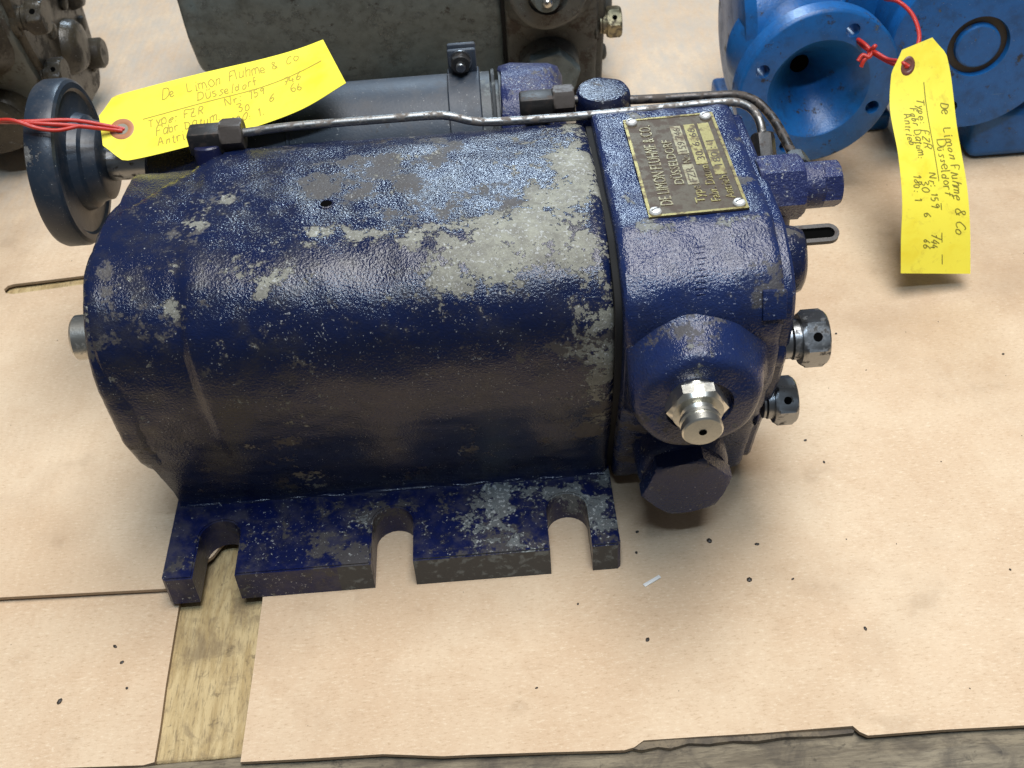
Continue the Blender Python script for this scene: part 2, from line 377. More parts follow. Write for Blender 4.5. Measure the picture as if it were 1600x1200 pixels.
def pump(name, origin, mt, main=False, wearset=None):
    root = empty(name, origin); W = wearset or {}
    B = resample(BAR, 190 if main else 120); H = resample(HEAD, 190 if main else 120)
    # barrel: left end lobe slightly recessed, then the main drum
    secs = []
    def lobe(p):                                  # the left end is sunk mainly over its front shoulder
        return .12 + .88*math.exp(-((p[1]-18.3)/4.2)**2)*(1 if p[0] < 11 else .3)
    def corner(x, p):                             # hollow round the shaft housing at the upper rear
        e = (p[0]-(9.6+1.15*x+.03*x*x))/1.1
        return .95*min(1, max(0, e))**1.5*min(1, max(0, (6.7-x)/.7))*(1 if p[1] > 16 else 0)
    def sec(x, d): secs.append((x, inset(B, (lambda p: d*lobe(p)+corner(x, p)) if .2 < x < 6.8 else d)))
    for x, d in ((.30, 1.0), (.32, .7), (.5, .55)): sec(x, d)
    x = .9
    while x < 5.2: sec(x, .50+.06*math.sin(x)); x += .45
    for x, d in ((5.25, .48), (5.5, .34), (5.72, .10), (5.95, 0)): sec(x, d)
    x = 6.4
    while x < 28.9: sec(x, 0); x += .45
    for x, d in ((28.9, 0), (29.3, .03), (29.6, .12), (29.8, .28), (29.9, .5), (29.92, 1.0)): sec(x, d)
    barrel = loft('barrel', secs, mt['barrel'], root, .13, .33, 34, W.get('bw', ()), W.get('bg', ()), 3.3, W.get('bs', ()))
    EF = resample([(20.6, 18.2), (18.6, 20.6), (15.0, 21.9), (10.8, 22.9), (6.6, 23.0), (4.6, 22.1), (3.2, 20.8), (2.35, 19.2), (2.1, 17.0), (2.25, 14.6), (2.9, 11.8), (3.7, 9.6), (4.7, 8.0), (6.0, 7.2), (8, 6.9), (14, 6.9), (19, 8), (21.2, 12), (21.4, 16)], 150)
    secs = [(x, inset(EF, d)) for x, d in ((-.34, 1.0), (-.32, .5), (-.22, .22), (-.02, .05), (.3, 0), (.7, .02), (1.1, .10), (1.5, .28), (1.8, .6), (1.9, 1.2))]
    loft('end_flange', secs, mt['barrel'], root, .16, .45, 40, W.get('ew', ()), W.get('eg', ()), 5.5)
    # gasket
    g = [(29.85, inset(H, .75)), (30.3, inset(H, .75))]
    loft('gasket', g, 'rubber', root, 0)
    # distributor head
    secs = []
    for x, d in ((30.22, .95), (30.24, .40), (30.32, .16), (30.5, .03), (30.8, 0)): sec2 = secs.append((x, inset(H, d)))
    x = 31.2
    while x < 38.7: secs.append((x, H)); x += .42
    for x, d in ((38.7, 0), (38.95, .04), (39.12, .14), (39.2, .32), (39.22, 1.2)): secs.append((x, inset(H, d)))
    head = loft('head', secs, mt['head'], root, .14, .5, 34, W.get('hw', ()), W.get('hg', ()), 8.1, W.get('hs', ()))
    # foot plate with three open slots
    out = [(0, 20.5), (0, .25), (.25, 0)]
    for c in (3.4, 15.05, 26.77):
        out += [(c-1.38, 0)] + [(c-1.38*math.cos(t*math.pi/14), 3.45+1.38*math.sin(t*math.pi/14)) for t in range(15)] + [(c+1.38, 0)]
    out += [(29.8, 0), (30, .2), (30, 20.5)]
    bm = bmesh.new(); vs = [bm.verts.new((x, y, 0)) for x, y in out]; f = bm.faces.new(vs)
    ex = bmesh.ops.extrude_face_region(bm, geom=[f]); bmesh.ops.translate(bm, vec=(0, 0, 2.53), verts=[v for v in ex['geom'] if isinstance(v, bmesh.types.BMVert)])
    ed = [e for e in bm.edges if all(abs(v.co.z-2.53) < 1e-4 for v in e.verts)]
    bmesh.ops.bevel(bm, geom=ed, offset=.11, segments=2, affect='EDGES')
    bmesh.ops.triangulate(bm, faces=[f for f in bm.faces if len(f.verts) > 4])
    bmesh.ops.subdivide_edges(bm, edges=[e for e in bm.edges if e.calc_length() > 1.5], cuts=3, use_grid_fill=True)
    bmesh.ops.triangulate(bm, faces=[f for f in bm.faces if len(f.verts) > 4])
    foot = from_bm('foot', bm, mt['foot'], root, True, 30); add_wear(foot, W.get('fw', ()), W.get('fg', ()))
    foot.data.materials.append(M['bare'])
    if main:
        for p in foot.data.polygons:
            if p.normal.y < -.8 and p.center.y < .002 and p.center.x > .125: p.material_index = 1
    # weld bead where barrel meets foot
    tube('weld_bead', [(x, 6.42+.07*math.sin(x*2.1)+.05*math.sin(x*5.3), 2.50+.05*math.sin(x*3.7)) for x in [.8+i*.96 for i in range(31)]], .17, mt['barrel'], root, 3, 8)
    # boss with hexagon nipple
    V, F = lathe_geo([(0, 6.4), (1.8, 5.6), (2.4, 5.1), (2.9, 4.7), (3.4, 4.36), (4.0, 4.06), (4.6, 3.88), (5.2, 3.70), (5.5, 3.56), (5.7, 3.32), (5.77, 3.0), (5.78, 1.95), (5.2, 1.90), (5.2, .5)], (34.2, 4.05, 16.3), (0, -1, -.06), 64)
    for v in V:
        nv = noise.noise_vector(v*.45); v += nv*.16; v.x = max(30.36, min(39.0, v.x))
    boss = mesh('boss', V, F, mt['head_part'], root, True, 45); add_wear(boss, W.get('ow', ()), W.get('og', ()))
    NO = Vector((33.85, -1.40, 16.85)); NA = Vector((.02, -1, -.10)).normalized()
    nip = lathe('nipple', [(a*.62, (b*.88 if not isinstance(b, tuple) else (b[0],)+tuple(q*.90 for q in b[1:]))) for a, b in [(0, 1.3), (.3, 1.55), (.75, 1.62), (1.0, 1.75), (1.15, ('h', 1.95, 1.8)), (1.35, ('h', 1.95)), (2.35, ('h', 1.95)), (2.7, 1.62), (2.75, 1.12), (3.05, 1.0), (3.2, 1.0), (3.35, 1.25), (3.45, 1.30), (3.75, 1.30), (3.85, 1.18), (4.05, 1.18), (4.2, 1.30), (4.75, 1.30), (4.88, 1.2), (4.9, .26), (4.6, .22)]], NO, NA, mt['nipple'], root, 60, 0, 25)
    cyl('nipple_bore', NO+NA*3.043, NA, .22, .03, 'black', nip, .005, 20)
    # lower hexagon plug on its collar
    cl = lathe('plug_collar', [(0, 3.0), (2.4, 2.95), (2.75, 2.85), (2.95, 2.72), (2.97, 1.6)], (34.35, 5.3, 6.45), (0, -1, -.10), mt['head_part'], root, 56)
    hexn('hexagon_plug', Vector((34.35, 5.3, 6.45))+Vector((0, -1, -.10)).normalized()*2.9, (0, -1, -.10), 2.95, 1.3, mt['plug'], root, rad(12), .13, 60)
    # end cover with screws
    secs = [(39.1, inset(H, .75)), (39.75, inset(H, .75)), (39.95, inset(H, .9)), (40.0, inset(H, 1.6))]
    cov = loft('end_cover', secs, mt['head_part'], root, .06, .5, 30)
    for (y, z) in ((4.2, 20.6), (10.5, 16.5), (14.0, 13.0), (17.5, 9.0), (8.6, 12.4), (17.2, 20.2), (8.2, 5.0), (17.0, 4.6)):
        sc = lathe('cover_screw', [(0, .85), (.25, .85), (.45, .7), (.55, .45), (.57, .1)], (39.98, y, z), (1, 0, 0), mt['screw'], root, 24)
    # cast lobes on the end cover
    for (y, z, r, h) in ((13.2, 17.6, 2.5, 1.7), (12.2, 9.0, 2.6, 1.5), (17.3, 12.6, 1.7, 1.3)):
        V, F = lathe_geo([(0, r*1.12), (h*.6, r), (h*.9, r*.86), (h, r*.6), (h+.02, r*.2)], (39.9, y, z), (1, 0, 0), 30)
        for v in V: v += noise.noise_vector(v*.6)*.14
        mesh('cover_lobe', V, F, mt['head_part'], root, True, 50)
    cyl('cover_plug', (39.9, 16.6, 6.0), (1, 0, 0), 1.6, 1.9, mt['plug'], root, .25, 28)
    # two hexagon bolts with cross holes
    for (y, z, x0, sc) in ((2.7, 16.5, 40.75, 1.0), (4.5, 9.9, 40.15, .92)):
        sh = lathe('bolt', [(0, 1.12*sc), (x0-39.5-.55*sc, 1.12*sc), (x0-39.5-.5*sc, .98*sc), (x0-39.5-.42*sc, 1.2*sc), (x0-39.5-.02, 1.2*sc), (x0-39.5, 1.5*sc), (x0-39.5+.14*sc, ('h', 1.72*sc, 1.6*sc)), (x0-39.5+.26*sc, ('h', 1.72*sc)), (x0-39.5+1.30*sc, ('h', 1.72*sc)), (x0-39.5+1.5*sc, ('h', 1.72*sc, 1.55*sc)), (x0-39.5+1.58*sc, 1.45*sc), (x0-39.5+1.6*sc, .2)], (39.5, y, z), (1, 0, 0), mt['bolt'], root, 60, rad(48), 25)
        d = Vector((0, -math.cos(rad(42)), math.sin(rad(42))))
        cyl('cross_hole', Vector((x0+.80*sc, y, z))+d*(1.475*sc), d, .27*sc, .03, 'black', sh, .004, 20)
        cyl('bolt_seat', (39.0, y+.35, z-.25), (1, 0, 0), 1.65*sc, x0-39.95, mt['head_part'], root, .15, 30)
    return root, barrel, head, foot

navy = dict(barrel='navy', head='navy_lit', foot='navy_foot', head_part='navy_lit', nipple='zinc', plug='navy_lit', screw='navy_dark', bolt='dark_steel')
wearset = dict(bs=[(x, y, 23.3, 3.6, .34) for x in (9, 15, 21, 27) for y in (4.5, 9.5, 15)]+[(20, 2, 17, 3.5, .4), (26, 2, 16, 3, .4), (13, 2, 19, 2.5, .35)], hs=[(x, y, 23, 3.6, .3) for x in (32, 37) for y in (2, 8, 15)], ew=[(.5, 8, 23, 2, .25), (.5, 3.5, 21, 1.2, .3)], eg=[(.3, 4, 20, 3, .3), (.3, 10, 23, 3, .3), (.3, 3, 12, 3, .25)],
    bw=[(17, 11, 23.7, 1.2, .25), (15.5, 6.5, 23.5, 1.1, .3), (20.5, 3.4, 22.2, 1.3, .35), (24, 4.2, 22.7, 1.6, .30), (13, 7, 23.6, .9, .35), (6.2, 9.5, 23.5, 1.1, .35), (25, 6.5, 23.6, 2.6, .45), (28, 9, 23.6, 2.4, .55), (28.4, 5, 23, 2, .5), (22, 5.5, 23.3, 2.6, .40), (28.8, 13, 23.6, 2.4, .5), (28.8, 17, 23.3, 2.2, .45), (18.5, 6, 23.4, 1.8, .30), (10, 4.0, 22.6, 1.2, .55), (6.3, 5.6, 23.2, 1.2, .35), (29.3, 2, 20, 1.8, .45), (29.2, 2, 16, 2.0, .42), (29.4, 3.4, 10, 1.8, .35), (9.5, 5.5, 5.2, 1.2, .5), (8, 11, 23.6, 1.5, .2)],
    bg=[(16, 13, 23.6, 2.6, .42), (20, 15, 23.5, 2.6, .38), (13, 12, 23.6, 1.7, .45), (19, 9.5, 23.7, 2, .35), (24, 9, 23.7, 2, .33), (5.5, 9, 23.4, 1.2, .35), (29.2, 2.5, 18, 2.5, .4), (29, 3, 11, 3, .4), (2, 4, 21, 2.5, .2), (8, 5.6, 5, 1.6, .3)],
    hw=[(30.5+.8*k, 4.95, 23.75, .55, .10+.20*((k*7) % 3)/2) for k in range(11)]+[(39.1, 4+1.1*k, 23.7, .45, .25) for k in range(13)]+[(31, 8, 23.8, 1.2, .5), (31, 11.5, 23.8, .9, .35), (32, 4.8, 23.6, 1.0, .28), (35, 5.2, 23.7, 1.2, .15), (36, .8, 20, .9, .3), (33, 17.5, 23.6, 1, .25)],
    hg=[(38.6, 1.5, 21.5, 1.5, .42), (37.8, 8.8, 23.8, .8, .5), (38.4, 3, 12, 3, .32), (36.6, 1.2, 18.8, 1.2, .35), (31.5, 4, 10, 3, .35), (32, 5, 6, 3, .3), (38.6, 9, 23.7, 1.2, .3)],
    fw=[(29.2, 3, 2.5, 1.8, .62), (27, 6, 2.5, 2, .55), (23.5, 4.8, 2.5, 2.4, .42), (19, 4, 2.5, 2, .36), (21, 1, 2.2, 2.4, .34), (24, .5, 2, 1.6, .4), (13.3, 3, 2.5, 1.4, .2), (29.4, 6, 2.5, 1.2, .5)],
    fg=[(12, .9, 2.5, 1.6, .62), (13.4, 4.5, 2.5, 1.5, .45), (23, 1.2, 2.5, 1.8, .45), (28.8, 1, 2.4, 1.6, .35), (17, 5.6, 2.5, 1.6, .35), (1, 1, 2.3, 1.6, .2)],
    ow=[(36.3, 1.2, 18.2, .9, .5), (34, -.9, 19.0, .9, .5)],
    og=[(33, 0, 19, 2.0, .34), (35.5, .5, 19, 1.5, .32), (31.5, .5, 15, 2, .3), (34, -1.2, 13, 3, .3)])
root, barrel, head, foot = pump('gear_pump', (0, 0, 0), navy, True, wearset)
tag(root, 'chipped navy blue pump with brass nameplate and slotted foot in the foreground', 'pump', 'old pumps laid out on the cardboard')

# oil hole on the drum, laid on the cast surface
from mathutils.bvhtree import BVHTree
def surf(o, org, d):
    bvh = BVHTree.FromPolygons([v.co/S for v in o.data.vertices], [tuple(p.vertices) for p in o.data.polygons])
    h, nn, _, _ = bvh.ray_cast(Vector(org), Vector(d)); return h, (nn if nn.dot(Vector(d)) < 0 else -nn)
hp, hn = surf(barrel, (13.65, 10.0, 40), (0, 0, -1))
lathe('oil_hole_rim', [(0, .50), (.06, .48), (.09, .42), (.08, .36), (.02, .35)], hp-hn*.03, hn, 'navy', root, 24)
cyl('oil_hole', hp-hn*.02, hn, .36, .06, 'black', root, .01, 24)
# steel stud on the left end
lathe('end_stud', [(0, 1.3), (1.3, 1.3), (1.38, 1.4), (2.3, 1.4), (2.45, 1.25), (2.47, .2)], (-.2, 7.4, 17.2), (-1, 0, 0), 'steel', root, 36)
lathe('end_hub', [(0, 3.4), (.35, 3.2), (.4, 1)], (-.2, 10, 15.3), (-1, 0, 0), 'navy', root, 40)
# raised square pad on the shoulder of the head and moulded lettering ribs
R = Matrix.Rotation(rad(-38), 3, 'X')
hp, hn = surf(head, (38.55, -12, 31), (0, .78, -.62))
sp = box('square_pad', hp+hn*.04, (1.35, 1.75, .36), 'navy_lit', root, .09, Vector((0, 0, 1)).rotation_difference(hn).to_matrix())
add_wear(sp, [(38.0, 1.2, 21.7, .3, .3)], [(39.2, 1.4, 22, .6, .5)])
for i, ln in enumerate((.8, .65, .8, .55, .7, .8, .6, .7, .55)):
    hp, hn = surf(head, (34.7-.02*i, 3.7-.36*i-8, 22.9-.12*i+7.5), (0, .73, -.68))
    box('moulded_mark', hp-hn*.02, (ln, .13, .12), 'navy_lit', root, .05, Vector((0, 0, 1)).rotation_difference(hn).to_matrix(), 1)

# ---- brass nameplate
def text_geo(txt, size, x0, y0, width=None, align='LEFT', ext=.03):
    cu = bpy.data.curves.new('t', 'FONT'); cu.body = txt; cu.size = size; cu.extrude = ext; cu.resolution_u = 3
    ob = bpy.data.objects.new('t', cu); col.objects.link(ob)
    bpy.context.view_layer.update()
    dg = bpy.context.evaluated_depsgraph_get(); me = bpy.data.meshes.new_from_object(ob.evaluated_get(dg))
    V = [v.co.copy() for v in me.vertices]; F = [tuple(p.vertices) for p in me.polygons]
    bpy.data.objects.remove(ob); bpy.data.meshes.remove(me); bpy.data.curves.remove(cu)
    if not V: return [], []
    mnx = min(v.x for v in V); mxx = max(v.x for v in V)
    k = (width/(mxx-mnx)) if width else 1
    return [Vector(((v.x-mnx)*k+x0, v.y+y0, v.z)) for v in V], F
PC = Vector((35.0, 11.05, 23.86)); PU = Vector((-.012, 1, -.006)).normalized(); PV = Vector((1, .03, 0)).normalized(); PN = PV.cross(PU)
def plate_pt(u, v, h=0):               # u along the writing (away from the viewer), v across from the left edge
    return PC + PU*(u-5.5) + PV*(v-2.85) + PN*h
def plate_box(name, u0, u1, v0, v1, h0, h1, mat, parent):
    V = [plate_pt(u, v, h) for h in (h0, h1) for u, v in ((u0, v0), (u1, v0), (u1, v1), (u0, v1))]
    F = [(3, 2, 1, 0), (4, 5, 6, 7)] + [(i, (i+1) % 4, 4+(i+1) % 4, 4+i) for i in range(4)]
    return mesh(name, V, F, mat, parent, False)
plate = plate_box('nameplate', 0, 11, 0, 5.7, 0, .10, 'brass_dirty', root)
plate['label'] = 'brass nameplate with raised lettering'
for n_, a in (('plate_border', (0, .18, 0, 5.7)), ('plate_border', (10.82, 11, 0, 5.7)), ('plate_border', (.18, 10.82, 0, .18)), ('plate_border', (.18, 10.82, 5.52, 5.7))):
    plate_box(n_, *a, .10, .145, 'brass', plate)
def ptext(txt, u0, vbase, size, width, mat, h=.10):
    V, F = text_geo(txt, size, u0, 0, width, ext=.022)
    mesh('lettering', [plate_pt(p.x, vbase-p.y, h+.022+p.z) for p in V], F, mat, plate, False)
ptext('DE LIMON FLUHME & CO.', 1.05, 1.55, 1.05, 9.0, 'brass_dull')
ptext('DÜSSELDORF', 3.1, 2.55, .82, 5.0, 'brass_dull')
for (u0, u1, v0, v1, mt_) in ((2.95, 5.15, 2.75, 3.42, 'brass_dull'), (6.35, 9.7, 2.75, 3.42, 'brass_dull'), (5.05, 9.75, 3.62, 4.30, 'brass'), (3.75, 9.75, 4.50, 5.20, 'brass')):
    plate_box('field', u0, u1, v0, v1, .10, .128, mt_, plate)
ptext('Type', 1.0, 3.40, .80, 1.75, 'brass'); ptext('Nr.', 5.3, 3.36, .70, .9, 'brass_dull')
ptext('Fabr. Datum', 1.0, 4.28, .80, 3.85, 'brass'); ptext('Antrieb', 1.15, 5.15, .76, 2.4, 'brass')
for txt, u0, vb, wd in (('FZR', 3.2, 3.34, 1.6), ('159 746', 6.6, 3.34, 2.8), ('30. 6. 66', 5.5, 4.22, 3.7), ('180 : 1', 4.7, 5.10, 2.9)):
    V, F = text_geo(txt, .66, u0, 0, wd, ext=.006)
    mesh('stamped_figures', [plate_pt(p.x, vb-p.y, .134+p.z) for p in V], F, 'brass_dirty', plate, False)
for (u, v) in ((.42, .42), (10.55, .48), (.5, 5.22), (10.5, 5.15)):
    sc = lathe('plate_screw', [(0, .36), (.10, .36), (.20, .30), (.26, .18), (.28, .04)], plate_pt(u, v, .12), PN, 'screw', root, 24)
    dv = (PU*.5+PV).normalized(); c = plate_pt(u, v, .385)
    e = PN.cross(dv)
    mesh('screw_slot', [c+dv*a+e*b+PN*h for h in (0, .022) for a, b in ((-.26, -.035), (.26, -.035), (.26, .035), (-.26, .035))], [(3, 2, 1, 0), (4, 5, 6, 7), (0, 1, 5, 4), (1, 2, 6, 5), (2, 3, 7, 6), (3, 0, 4, 7)], 'rust_ring', sc, False)

# ---- drive shaft behind the drum: coupling flange, shaft, sleeve, clamp, rear housing
AX = (26.0, 18.3)
fl = lathe('coupling_flange', [(0, 2.0), (.02, 5.4), (.2, 5.8), (.5, 5.95), (1.75, 5.95), (2.05, 5.82), (2.2, 5.6), (2.22, 5.2), (2.05, 5.0), (2.05, 3.9), (2.2, 3.5), (2.8, 3.3), (3.0, 3.0), (3.5, 2.85), (3.9, 2.8), (4.05, 2.5), (4.07, 1.0)], (-7.9, 26.0, 18.6), (1, 0, 0), 'flange', root, 80, 0, 30)
add_wear(fl, [(-7.3, 21.5, 22.2, 1.1, .75), (-6.0, 20.5, 19.5, .5, .5), (-6.6, 21.4, 22.4, .7, .5)], [])
cyl('drive_shaft', (-4.4, *AX), (1, 0, 0), 1.25, 7.5, 'dark_steel', root, .1)
lathe('shaft_housing', [(0, 2.4), (.3, 2.8), (1.2, 3.0), (3.5, 3.6), (4.4, 3.9), (6, 3.9)], (-.6, 24.6, 17.6), (1, 0, 0), 'navy', root, 40)
lathe('sleeve', [(0, 4.2), (.15, 4.4), (18, 4.4), (18.2, 4.2)], (5.0, *AX), (1, 0, 0), 'slate', root, 72)
lathe('sleeve_ring', [(0, 4.42), (.06, 4.52), (.22, 4.52), (.28, 4.42)], (9.6, *AX), (1, 0, 0), 'slate', root, 72)
cl = lathe('pipe_clamp', [(0, 4.5), (.04, 4.68), (.10, 4.74), (2.2, 4.74), (2.26, 4.68), (2.3, 4.5)], (20.95, *AX), (1, 0, 0), 'slate', root, 72)
box('clamp_lug', (22.1, 26.6, 23.7), (2.0, .42, 2.0), 'slate', cl, .16)
box('clamp_lug', (22.1, 27.5, 23.7), (2.0, .42, 2.0), 'slate', cl, .16)
lathe('clamp_washer', [(0, .80), (.1, .80), (.12, .3)], (22.0, 26.38, 23.9), (0, -1, 0), 'dark_steel', cl, 28)
hexn('clamp_nut', (22.0, 26.26, 23.9), (0, -1, 0), .72, .55, 'black_steel', cl, .3, .08, 36)
cyl('clamp_bolt', (22.0, 25.75, 23.9), (0, -1, 0), .33, .5, 'dark_steel', cl, .06, 20)
lathe('shaft_collar', [(0, 4.2), (.02, 4.35), (.70, 4.35), (.72, 3.6), (.80, 3.6), (.82, 4.45), (.98, 4.5), (1.05, 4.45), (1.07, 3.7), (1.3, 3.7), (1.32, 4.3), (1.5, 4.3), (1.52, 3.6)], (23.2, *AX), (1, 0, 0), 'bare', root, 72)
V, F = lathe_geo([(0, 4.3), (.15, 4.55), (1.0, 4.65), (2.4, 4.7), (3.6, 4.6), (4.2, 4.3), (4.5, 3.6), (4.55, 1.5)], (24.55, *AX), (1, 0, 0), 64)
for v in V: v += noise.noise_vector(v*.5)*.28
hs = mesh('rear_housing', V, F, 'navy_rough', root, True, 60)
add_wear(hs, [(26, 23, 22, 3, .12)], [(27.5, 24, 22, 1.5, .35), (25, 24, 22.5, 1.2, .2)])
V, F = lathe_geo([(0, 1.9), (.3, 1.85), (5.2, 1.8), (5.55, 1.74), (5.75, 1.6), (5.8, 1.3), (5.82, .3)], (31.3, 20.7, 18.2), (0, 0, 1), 48)
for v in V: v += noise.noise_vector(v*.9)*.08
mesh('round_cap', V, F, 'navy', root, True, 40)

# ---- oil pipes, elbows, nuts
P1 = [(7.6, 19.35, 23.62), (11, 19.35, 23.80), (16.8, 19.3, 23.82), (20.0, 19.3, 23.80), (21.2, 19.25, 23.66), (22.5, 19.1, 23.30), (23.8, 19.0, 23.16), (27, 18.8, 23.2), (30.2, 18.6, 23.3), (35, 18.5, 23.45), (38.2, 18.35, 23.60), (39.7, 18.25, 23.55), (40.6, 17.9, 23.2), (41.0, 17.0, 22.7), (41.05, 15.9, 21.9)]
tube('oil_pipe', P1, .29, 'pipe', root)
tube('oil_pipe', [(29.0, 20.45, 23.5), (33, 20.35, 23.2), (38.6, 20.2, 23.1), (40.3, 20.2, 22.95), (41.4, 19.8, 22.6), (42.0, 18.6, 22.3), (42.25, 17.0, 22.2), (42.5, 15.2, 21.9), (42.55, 13.2, 21.9)], .31, 'pipe_dark', root)
el = box('elbow', (5.2, 19.4, 23.35), (2.3, 1.6, 1.6), 'black_steel', root, .2)
cyl('elbow_stem', (5.2, 18.8, 20.6), (0, .14, 1), 1.0, 2.6, 'navy_dark', root, .1)
hexn('elbow_nut', (6.2, 19.4, 23.5), (1, 0, 0), 1.08, 1.45, 'brown_nut', root, 0, .12)
box('elbow', (26.9, 20.45, 23.35), (2.3, 1.5, 1.5), 'black_steel', root, .18)
cyl('elbow_stem', (26.9, 21.0, 20.4), (0, -.12, 1), .85, 2.6, 'black_steel', root, .1)
hexn('elbow_nut', (27.95, 20.45, 23.5), (1, 0, 0), 1.02, 1.4, 'brown_nut', root, 0, .12)
hexn('pipe_nut', (41.05, 16.35, 22.2), (0, -.75, -.68), .78, 1.7, 'black_steel', root, 0, .1)
# valve body on the right end
vb = hexn('valve_body', (39.6, 11.1, 21.55), (1, 0, 0), 2.0, 2.75, 'navy_rough', root, rad(0), .18)
cyl('valve_sleeve', (42.1, 11.1, 21.55), (1, 0, 0), 1.42, 1.5, 'navy_rough', root, .1)
hexn('valve_cap', (43.2, 11.1, 21.55), (1, 0, 0), 1.45, 1.45, 'navy_rough', root, rad(10), .12)
hexn('pipe_nut', (42.53, 13.6, 21.92), (0, -1, .02), .80, 1.2, 'bare', root, .2, .1)
cyl('valve_stem', (40.7, 10.4, 17.2), (0, .1, 1), 1.05, 3.2, 'navy_dark', root, .15)
# lug with eye, slotted lever
V, F = lathe_geo([(0, 2.1), (.6, 2.0), (1.1, 1.75), (1.3, 1.35), (1.3, .85), (.7, .75), (.7, .2)], (39.9, 5.0, 20.6), (1, -.15, .05), 36)
for v in V: v += noise.noise_vector(v*.6)*.12
mesh('lug', V, F, 'navy', root, True, 40)
cyl('lug_pin', (40.3, 5.0, 20.6), (1, -.15, .05), .72, .5, 'black_steel', root, .08, 24)
def stadium(r, L, n=10): return [(L+r*math.cos(rad(-90+180*k/n)), r*math.sin(rad(-90+180*k/n))) for k in range(n+1)] + [(r*math.cos(rad(90+180*k/n)), r*math.sin(rad(90+180*k/n))) for k in range(n+1)]
so, si = stadium(.62, 2.7), stadium(.36, 2.7); n_ = len(so); V = []; F = []
Rx = Matrix.Rotation(rad(20), 3, 'X')
for h in (0, .30):
    for P in (so, si): V += [Rx @ Vector((x, y, h)) + Vector((40.0, 5.9, 21.5)) for x, y in P]
for k in range(n_):
    k2 = (k+1) % n_; a0, b0, a1, b1 = 0, n_, 2*n_, 3*n_
    F += [(a1+k, a1+k2, b1+k2, b1+k), (a0+k, b0+k, b0+k2, a0+k2), (a0+k, a0+k2, a1+k2, a1+k), (b0+k, b1+k, b1+k2, b0+k2)]
lv = mesh('slotted_lever', V, F, 'black_steel', root, True, 40)
mesh('lever_slot', [Rx @ Vector((x, y, h)) + Vector((40.0, 5.9, 21.5)) for h in (.02, .12) for x, y in stadium(.37, 2.7)], [tuple(range(22)), tuple(range(22, 44))]+[(k, (k+1) % 22, 22+(k+1) % 22, 22+k) for k in range(22)], 'black', lv, False)

# ------------------------------------------------------------------ other pumps
greym = dict(barrel='grey', head='grey_head', foot='grey', head_part='grey_head', nipple='grey', plug='grey', screw='grey_head', bolt='brass_dull')
g, gb, gh, gf = pump('gear_pump', (-4.3, 55.5, 0), greym)
tag(g, 'dark grey pump with rust streaks standing behind the navy pump', 'pump', 'old pumps laid out on the cardboard')
lathe('grease_ball', [(0, .45), (.2, .5), (.45, .45), (.62, .3), (.68, .08)], Vector((33.85, -1.40, 16.85))+Vector((.02, -1, -.10)).normalized()*3.0, (.02, -1, -.10), 'steel', g, 24)
oli = dict(barrel='olive_grey', head='olive_grey', foot='olive_grey', head_part='olive', nipple='olive', plug='olive', screw='olive', bolt='olive')
o3, a_, b_, c_ = pump('gear_pump', (-58.8, 54.0, 0), oli)
tag(o3, 'greasy olive brown pump end with bolts, cut off at the left edge', 'pump', 'old pumps laid out on the cardboard')

# ------------------------------------------------------------------ bright blue gearbox
bx = empty('blue_gearbox', (53, 44, 0)); tag(bx, 'bright blue gearbox with round flange and conical bore beside yellow hanging tag', 'gearbox')
fc = Vector((-.7, -2.0, 10.7)); fa = Vector((.10, -1, .0)).normalized()
V, F = lathe_geo([(-3.1, 1.3), (-2.4, 1.6), (.4, 3.6), (.45, 6.7), (.6, 7.1), (.8, 7.25), (2.2, 7.25), (2.42, 7.1), (2.5, 6.95), (2.5, 4.6), (2.38, 4.45), (-2.3, .95), (-3.0, .8)], fc-fa*2.5, fa, 90)
fo = mesh('flange', V, F, 'blue', bx, True, 30)
a, e1, e2 = frame(fa)
cut = bmesh.new()
for k in range(4):
    t = rad(90*k+65); p = fc + e1*(5.7*math.cos(t)) + e2*(5.7*math.sin(t)) - fa*3.5
    V, F = lathe_geo([(0, .62), (5, .62)], p, fa, 24); base = [cut.verts.new(v) for v in V]
    for f in F: cut.faces.new([base[i] for i in f])
co = from_bm('hole_cutter', cut, 'rust_ring', None)
co.parent = bx
md = fo.modifiers.new('holes', 'BOOLEAN'); md.operation = 'DIFFERENCE'; md.object = co; md.solver = 'EXACT'
bpy.context.view_layer.update()
dg = bpy.context.evaluated_depsgraph_get(); nm = bpy.data.meshes.new_from_object(fo.evaluated_get(dg)); fo.modifiers.clear(); fo.data = nm
bpy.data.objects.remove(co); finish(fo.data, True, 30)
cyl('bore_shade', fc-fa*5.45, fa, 1.0, .35, 'black', bx, .02, 24)  # black disc painted as the shade inside the bore hole, no pin
lathe('neck', [(0, 5.6), (1.5, 5.4), (3, 4.4), (4.4, 3.9), (5.6, 3.8), (6.3, 4.1), (6.9, 4.3), (6.7, 3.7), (3.0, 1.7)], fc-fa*9, fa, 'blue', bx, 50)
lathe('gear_case', [(0, 5), (.3, 6.4), (1.2, 7.2), (8, 7.4), (9, 7.0), (9.6, 5.5)], (-6.2, 10.5, 11), (1, 0, 0), 'blue', bx, 50)
box('case_wall', (3.0, 12.5, 10.5), (13, 9, 19), 'blue', bx, 2.0, None, 4)
box('case_foot', (2, 13, 1.0), (16, 10, 2.0), 'blue', bx, .5, None, 3)
dc = Vector((13.8, .6, 12.2)); da = Vector((0, -1, .04)).normalized()
pl = lathe('cover_disc', [(0, 6), (.05, 7.6), (.3, 7.9), (1.5, 7.9), (1.75, 7.75), (1.8, 7.4), (1.8, 2.75), (1.25, 2.65), (1.25, 2.02), (1.7, 1.95), (1.8, 1.8), (1.8, .3)], dc-da*1.8, da, 'blue', bx, 90)
